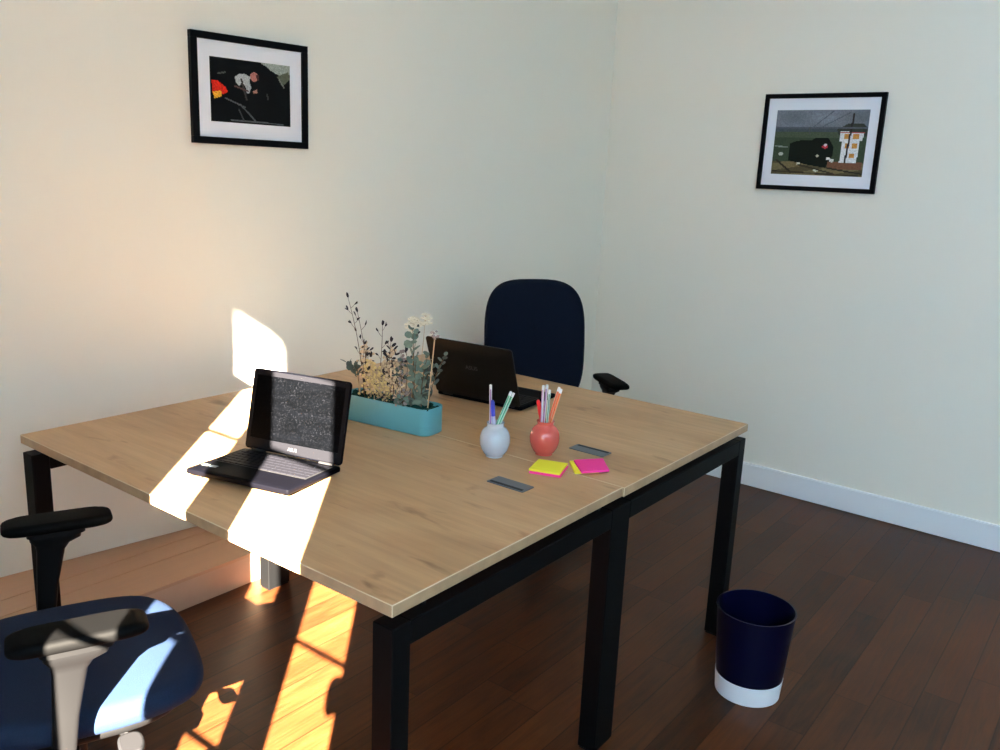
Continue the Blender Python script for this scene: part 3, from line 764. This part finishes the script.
# ------------------------------------------------------------------ pictures
def in_poly(x, y, poly):
    c_ = False; n = len(poly); j = n - 1
    for i in range(n):
        xi, yi = poly[i]; xj, yj = poly[j]
        if (yi > y) != (yj > y) and x < (xj - xi) * (y - yi) / (yj - yi) + xi: c_ = not c_
        j = i
    return c_
def seg_d(x, y, a, b):
    ax, ay = a; bx_, by_ = b; dx, dy = bx_ - ax, by_ - ay
    t_ = max(0, min(1, ((x - ax) * dx + (y - ay) * dy) / (dx * dx + dy * dy)))
    return math.hypot(x - ax - t_ * dx, y - ay - t_ * dy)
rn = random.Random(11)
def cab_photo(u, v):
    """dark cab interior: a figure in black bending over levers, a red and yellow light at the side"""
    c_ = (7, 8, 9)
    if in_poly(u, v, [(.30, .27), (.36, .22), (.42, .21), (.49, .25), (.48, .33), (.50, .42), (.47, .52), (.44, .50), (.43, .40), (.38, .36), (.35, .41), (.31, .36)]): c_ = (172, 176, 178)
    if in_poly(u, v, [(.62, 0), (1, .0), (1, .14), (.90, .20), (.78, .13), (.68, .06)]): c_ = (150, 158, 150)
    if in_poly(u, v, [(.82, .20), (.98, .10), (1, .22), (.90, .34)]): c_ = (92, 100, 84)
    if in_poly(u, v, [(.56, .06), (.68, .04), (.80, .16), (.92, .34), (.99, .55), (1, 1), (.46, 1), (.48, .60), (.54, .46), (.55, .34)]): c_ = (11, 12, 13)
    if in_poly(u, v, [(.30, .10), (.66, .02), (.64, .12), (.54, .17), (.42, .20)]): c_ = (13, 14, 14)
    if in_poly(u, v, [(.50, .19), (.545, .165), (.585, .20), (.590, .25), (.575, .30), (.535, .325), (.505, .30), (.485, .26)]): c_ = (176, 112, 102)
    if in_poly(u, v, [(.56, .20), (.60, .20), (.60, .30), (.575, .30)]): c_ = (70, 44, 42)
    if in_poly(u, v, [(.52, .47), (.57, .44), (.58, .49), (.53, .51)]): c_ = (186, 130, 112)
    if in_poly(u, v, [(.02, .36), (.09, .36), (.19, .45), (.21, .52), (.15, .57), (.03, .56)]): c_ = (214, 40, 26)
    if in_poly(u, v, [(.03, .54), (.13, .51), (.14, .60), (.05, .64)]): c_ = (232, 172, 50)
    for a, b, w, k in (((.18, .62), (.42, .74), .010, (96, 98, 100)), ((.36, .70), (.55, .95), .010, (88, 90, 92)), ((.38, .30), (.44, .62), .012, (60, 56, 54)),
                       ((.30, .42), (.46, .48), .012, (90, 64, 60)), ((.10, .25), (.18, .22), .012, (90, 92, 84)), ((.25, .96), (.90, .97), .012, (84, 88, 92)),
                       ((.34, .78), (.40, .95), .008, (66, 66, 68)), ((.70, .50), (.71, .58), .010, (60, 62, 62)), ((.86, .24), (.92, .36), .010, (120, 124, 116))):
        if seg_d(u, v, a, b) < w: c_ = k
    k = rn.uniform(0.86, 1.14)
    return tuple(min(255, x * k) for x in c_)
def train_photo(u, v):
    """black steam engine on tracks, pale signal tower with orange windows, grey sky with wires"""
    k = 0.92 + 0.10 * math.sin(9 * u + 3) * math.sin(14 * v)
    c_ = (128 * k, 133 * k, 142 * k)
    if v > .27: c_ = (74, 82, 88)
    if v > .335: c_ = (78, 88, 70)
    if v > .42: c_ = (62, 74, 56)
    if v > .80: c_ = (118, 106, 76) if math.sin(30 * v + 8 * u) > -0.2 else (86, 76, 54)
    if in_poly(u, v, [(.68, .29), (.80, .20), (.95, .20), (1, .27), (1, .40), (.70, .38)]): c_ = (58, 62, 54)
    if in_poly(u, v, [(.18, .52), (.26, .47), (.42, .46), (.46, .42), (.60, .42), (.66, .55), (.66, .70), (.60, .88), (.40, .84), (.18, .78)]): c_ = (20, 25, 20)
    if in_poly(u, v, [(.62, .78), (.98, .78), (.98, .90), (.62, .90)]): c_ = (122, 82, 62)
    if in_poly(u, v, [(.72, .32), (.97, .34), (.95, .46), (.72, .47)]): c_ = (214, 214, 216)
    if in_poly(u, v, [(.75, .44), (.93, .44), (.92, .80), (.74, .80)]): c_ = (222, 222, 224)
    for (x0, x1, y0, y1__) in ((.76, .83, .36, .43), (.85, .92, .36, .43), (.78, .83, .50, .58), (.85, .91, .50, .58), (.84, .89, .66, .72)):
        if x0 < u < x1 and y0 < v < y1__: c_ = (196, 138, 72)
    if abs(v - .34) < .012 and .72 < u < .97: c_ = (176, 74, 70)
    for (a, b, r_, k2) in ((.57, .555, .030, (196, 60, 70)), (.575, .53, .018, (222, 210, 210)), (.62, .74, .022, (224, 224, 220)), (.50, .70, .016, (190, 190, 170)), (.66, .765, .025, (208, 212, 206)),
                           (.09, .68, .025, (176, 178, 168)), (.30, .83, .022, (206, 206, 190)), (.50, .92, .025, (204, 204, 190))):
        if (u - a) ** 2 + (v - b) ** 2 < r_ * r_: c_ = k2
    for a, b, w, k2 in (((.84, .06), (.80, .78), .010, (48, 42, 42)), ((.0, .27), (1, .27), .008, (88, 92, 100)), ((.42, .26), (.62, .02), .006, (92, 96, 104)), ((.50, .27), (.80, .04), .006, (92, 96, 104)),
                        ((.05, .78), (.22, .96), .012, (52, 46, 36)), ((.30, .84), (.70, .97), .012, (62, 54, 42)), ((.62, .88), (1, .96), .012, (54, 48, 40)), ((.02, .95), (.95, .99), .010, (58, 50, 40)),
                        ((.38, .27), (.39, .36), .007, (84, 86, 84)), ((.02, .56), (.16, .57), .008, (140, 148, 140))):
        if seg_d(u, v, a, b) < w: c_ = k2
    k = rn.uniform(0.92, 1.08)
    return tuple(min(255, x * k) for x in c_)
def picture(label, center, rz, w, h, pw, ph, border, fn, depth=0.024):
    t = thing('picture_frame', label, 'picture', center, rz)
    y0, y1_ = -depth, -0.001
    mb = MB()
    b_ = border
    for (xa_, xb_, za, zb) in ((-w / 2, w / 2, h / 2 - b_, h / 2), (-w / 2, w / 2, -h / 2, -h / 2 + b_), (-w / 2, -w / 2 + b_, -h / 2 + b_, h / 2 - b_), (w / 2 - b_, w / 2, -h / 2 + b_, h / 2 - b_)):
        mb.box(xa_, xb_, y0, y1_, za, zb, 0.001, 1)
    mb.build('frame', M_frame, t, smooth=False)
    mb = MB()
    X, Z = w / 2 - b_, h / 2 - b_
    for (xa_, xb_, za, zb) in ((-X, X, ph / 2, Z), (-X, X, -Z, -ph / 2), (-X, -pw / 2, -ph / 2, ph / 2), (pw / 2, X, -ph / 2, ph / 2)):
        mb.box(xa_, xb_, -0.013, -0.010, za, zb)
    mb.build('mount', M_mat, t, smooth=False, label='white mount card')
    nx, nz = 110, 78
    bm = bmesh.new(); vs = [[bm.verts.new((-pw / 2 + pw * i / nx, -0.0112, -ph / 2 + ph * j / nz)) for i in range(nx + 1)] for j in range(nz + 1)]
    lay = bm.loops.layers.float_color.new('print')
    for j in range(nz):
        for i in range(nx):
            f = bm.faces.new((vs[j][i], vs[j][i + 1], vs[j + 1][i + 1], vs[j + 1][i]))
            c_ = rgb(fn((i + .5) / nx, 1 - (j + .5) / nz))
            for l in f.loops: l[lay] = c_
    me = bpy.data.meshes.new('photo'); bm.to_mesh(me); bm.free(); me.materials.append(M_print)
    o = bpy.data.objects.new('photo', me); COL.objects.link(o); o.parent = t
    mb = MB(); mb.box(-X, X, -0.0098, -0.003, -Z, Z); mb.build('backboard', M_frame, t, smooth=False)
    return t
def onw(x, z): return (x, wall_y(x), z)
picture('black framed photo of a person in dark clothes bending in a dark cab', onw(1.0405, 1.7315), WA, 0.460, 0.373, 0.318, 0.218, 0.024, cab_photo)
rc = -1.0545
picture('black framed photo of a black steam train beside a white tower', (right_x(rc), rc, 1.682), -math.radians(91.04), 0.538, 0.428, 0.415, 0.286, 0.020, train_photo, 0.022)

# ------------------------------------------------------------------ office chairs
def office_chair(label, cx, cy, ang, arm_z, seat_mat, with_lever, pad_len=0.24, arm_y=0.27, seat_up=0.0, seat_dy=0.0, base_rot=0.35):
    t = thing('office_chair', label, 'office chair', (cx, cy, 0), ang, )
    # local: +x is the way the chair faces, +y its left side
    SZ = 0.465 + seat_up
    mb = MB()
    def sq(x, y): return (x, y * (1.0 - 0.06 * (x / 0.24)))
    def wf(p):   # waterfall front edge
        k = max(0.0, (p.x - 0.14) / 0.11)
        return Vector((p.x, p.y, p.z - 0.022 * k * k))
    mb.pillow(superellipse(0.245, 0.242, 3.3, 56), SZ - 0.058, SZ, 0.028, 6, crown=0.004, fn=wf, M=Matrix.Translation((0, seat_dy, 0)))
    seat = mb.build('seat', seat_mat, t, angle=60)
    mb = MB(); mb.pillow(superellipse(0.215, 0.215, 3.2, 40), SZ - 0.080, SZ - 0.055, 0.01, 3, M=Matrix.Translation((0, seat_dy, 0)))
    mb.build('seat_pan', M_plastic, t)
    # backrest: tall rounded shield, curved
    bw, bh_ = 0.227, 0.275
    def sq2(x, y):   # x across, y up
        k = 1.0 - 0.035 * (max(0, -y) / bh_) ** 1.5
        return (x * k, y)
    zc = 0.775
    def fn(p):
        x = -0.235 - p.z + 0.35 * p.x * p.x - 0.10 * (p.y / bh_) ** 2 * 0.25 - 0.05 * (p.y / bh_)
        x += -0.0
        return Vector((-0.235 + p.z * 1.0 + 0.45 * p.x * p.x - 0.035 * (p.y / bh_), p.x, zc + p.y))
    mb = MB(); mb.pillow(superellipse(bw, bh_, 3.6, 64, sq2), -0.025, 0.022, 0.020, 5, fn=fn)
    back = mb.build('backrest', M_back, t, angle=60)
    mb = MB(); mb.lathe([(0.009, 0.0), (0.008, 0.003), (0.003, 0.0042)], 16, M=Matrix.Translation((-0.2205, 0.0, 0.845)) @ Matrix.Rotation(PI / 2, 4, 'Y'))
    mb.build('button', M_back, back)
    mb = MB(); mb.tube([(-0.12, 0, 0.38), (-0.24, 0, 0.375), (-0.295, 0, 0.42), (-0.300, 0, 0.55), (-0.272, 0, 0.70)], [0.022, 0.024, 0.026, 0.024, 0.018], 12)
    mb.build('back_support', M_plastic, t)
    for sy in (1, -1):
        ya = sy * arm_y
        pad = MB()
        o = superellipse(pad_len / 2, 0.041, 6.0, 48)
        pad.pillow(o, arm_z - 0.013, arm_z + 0.013, 0.011, 4, crown=0.002, M=Matrix.Translation((0.0, ya, 0)))
        po = pad.build('arm_pad', M_pad, t)
        mb = MB()
        # flared bracket under the pad, tapering into an upright that turns in under the seat
        def ring(cx_, cy_, z, a, b): return [Vector((cx_ + p[0], cy_ + p[1], z)) for p in superellipse(a, b, 5, 24)]
        R = [ring(-0.005, ya, arm_z - 0.0125, 0.060, 0.034), ring(-0.005, ya, arm_z - 0.022, 0.060, 0.034),
             ring(-0.007, ya, arm_z - 0.0225, 0.054, 0.030), ring(-0.007, ya, arm_z - 0.034, 0.052, 0.029), ring(-0.014, ya, arm_z - 0.046, 0.036, 0.021), ring(-0.018, ya, arm_z - 0.062, 0.029, 0.017),
             ring(-0.030, ya + sy * 0.004, arm_z - 0.15, 0.022, 0.013), ring(-0.042, ya + sy * 0.006, 0.40, 0.018, 0.012)]
        mb.rings(R[::-1])
        mb.box(-0.058, -0.008, min(ya + sy * 0.018, ya - sy * 0.12), max(ya + sy * 0.018, ya - sy * 0.12), 0.368, 0.402, 0.006, 2)
        mb.build('arm_support', M_plastic if not with_lever else M_grey2, t)
    mb = MB(); mb.box(-0.13, 0.10, -0.075, 0.075, 0.325, 0.371, 0.012, 2)
    mb.build('tilt_mechanism', M_plastic, t)
    if with_lever:
        mb = MB()
        mb.tube([(0.06, -0.07, 0.350), (0.07, -0.12, 0.365), (0.075, -0.165, 0.384)], 0.006, 8)
        mb.pillow([(0.080 + p[0], -0.198 + p[1]) for p in superellipse(0.024, 0.036, 3, 24)], 0.380, 0.390, 0.005, 3)
        mb.build('lever', M_grey, t, label='grey paddle lever')
    mb = MB(); mb.lathe([(0.027, 0.10), (0.027, 0.23), (0.024, 0.232), (0.014, 0.233), (0.014, 0.33)], 20); mb.build('gas_lift', M_plastic, t)
    mb = MB(); mb.lathe([(0.042, 0.075), (0.045, 0.085), (0.04, 0.115), (0.03, 0.12)], 24)
    hub = mb.build('base_hub', M_plastic, t)
    for k in range(5):
        a = 2 * PI * k / 5 + base_rot
        ca, sa = math.cos(a), math.sin(a)
        mb = MB()
        R = []
        for (r_, z, w_, h_) in ((0.03, 0.098, 0.026, 0.030), (0.12, 0.096, 0.022, 0.026), (0.24, 0.082, 0.017, 0.018), (0.30, 0.074, 0.014, 0.014)):
            R.append([Vector((r_ * ca - q[0] * sa, r_ * sa + q[0] * ca, z + q[1])) for q in superellipse(w_, h_ / 2, 4, 16)])
        mb.rings(R)
        leg = mb.build('base_leg', M_plastic, t)
        mb = MB()
        T = Matrix.Translation((0.285 * ca, 0.285 * sa, 0.027)) @ Matrix.Rotation(a + 0.9, 4, 'Z') @ Matrix.Rotation(PI / 2, 4, 'X')
        for off in (-0.015, 0.015):
            mb.lathe([(0.012, -0.008 + off), (0.026, -0.007 + off), (0.027, 0.0 + off), (0.026, 0.007 + off), (0.012, 0.008 + off)], 20, M=T)
        mb.tube([(0.285 * ca, 0.285 * sa, 0.027), (0.285 * ca, 0.285 * sa, 0.075)], 0.006, 8)
        mb.build('caster', M_plastic, leg)
    return t
M_grey2 = M_plastic
office_chair('navy office chair in the foreground, its blue seat half lit by sun', -0.250, -0.750, math.radians(-22.5), 0.678, M_seat, True, 0.226, 0.268, 0.018, 0.022)
office_chair('dark navy office chair with a tall backrest behind the turned-away laptop', 1.88, -0.47, math.atan2(-0.81, -0.58), 0.655, M_back, False, base_rot=0.95)

# ------------------------------------------------------------------ light
AZ, EL = math.radians(41.55), math.atan(0.70 * math.cos(math.radians(41.55)))
d = Vector((math.cos(AZ) * math.cos(EL), math.sin(AZ) * math.cos(EL), -math.sin(EL)))
sl = bpy.data.lights.new('sun', 'SUN'); sl.energy = 100.0; sl.angle = math.radians(0.32); sl.color = (1.0, 0.87, 0.69)
so = bpy.data.objects.new('sun', sl); COL.objects.link(so)
so.rotation_euler = (-d).to_track_quat('Z', 'Y').to_euler(); so.location = (-4, -4, 5)
w = bpy.data.worlds.new('sky'); scene.world = w; w.use_nodes = True
bg = w.node_tree.nodes['Background']; bg.inputs[0].default_value = (0.46, 0.72, 1.0, 1); bg.inputs[1].default_value = 5.5

# ------------------------------------------------------------------ camera
R = [(0.6100, -0.7912, 0.0436), (0.1557, 0.1735, 0.9724), (0.7770, 0.5864, -0.2290)]
right_v, up_v, fw_v = [Vector(r).normalized() for r in R]
cd = bpy.data.cameras.new('camera'); cd.sensor_width = 36.0; cd.sensor_fit = 'HORIZONTAL'; cd.lens = 31.108; cd.clip_start = 0.02
co = bpy.data.objects.new('camera', cd); COL.objects.link(co)
bk = -fw_v
Mx = Matrix(((right_v.x, up_v.x, bk.x, -1.0055), (right_v.y, up_v.y, bk.y, -2.3857), (right_v.z, up_v.z, bk.z, 1.4935), (0, 0, 0, 1)))
co.matrix_world = Mx
scene.camera = co

# ------------------------------------------------------------------ colour management
vs = scene.view_settings
vs.view_transform = 'Standard'; vs.look = 'None'; vs.gamma = 1.0; vs.exposure = 1.55; vs.use_curve_mapping = False
scene.cycles.use_denoising = True
scene.cycles.max_bounces = 10; scene.cycles.diffuse_bounces = 6
scene.cycles.sample_clamp_indirect = 8.0
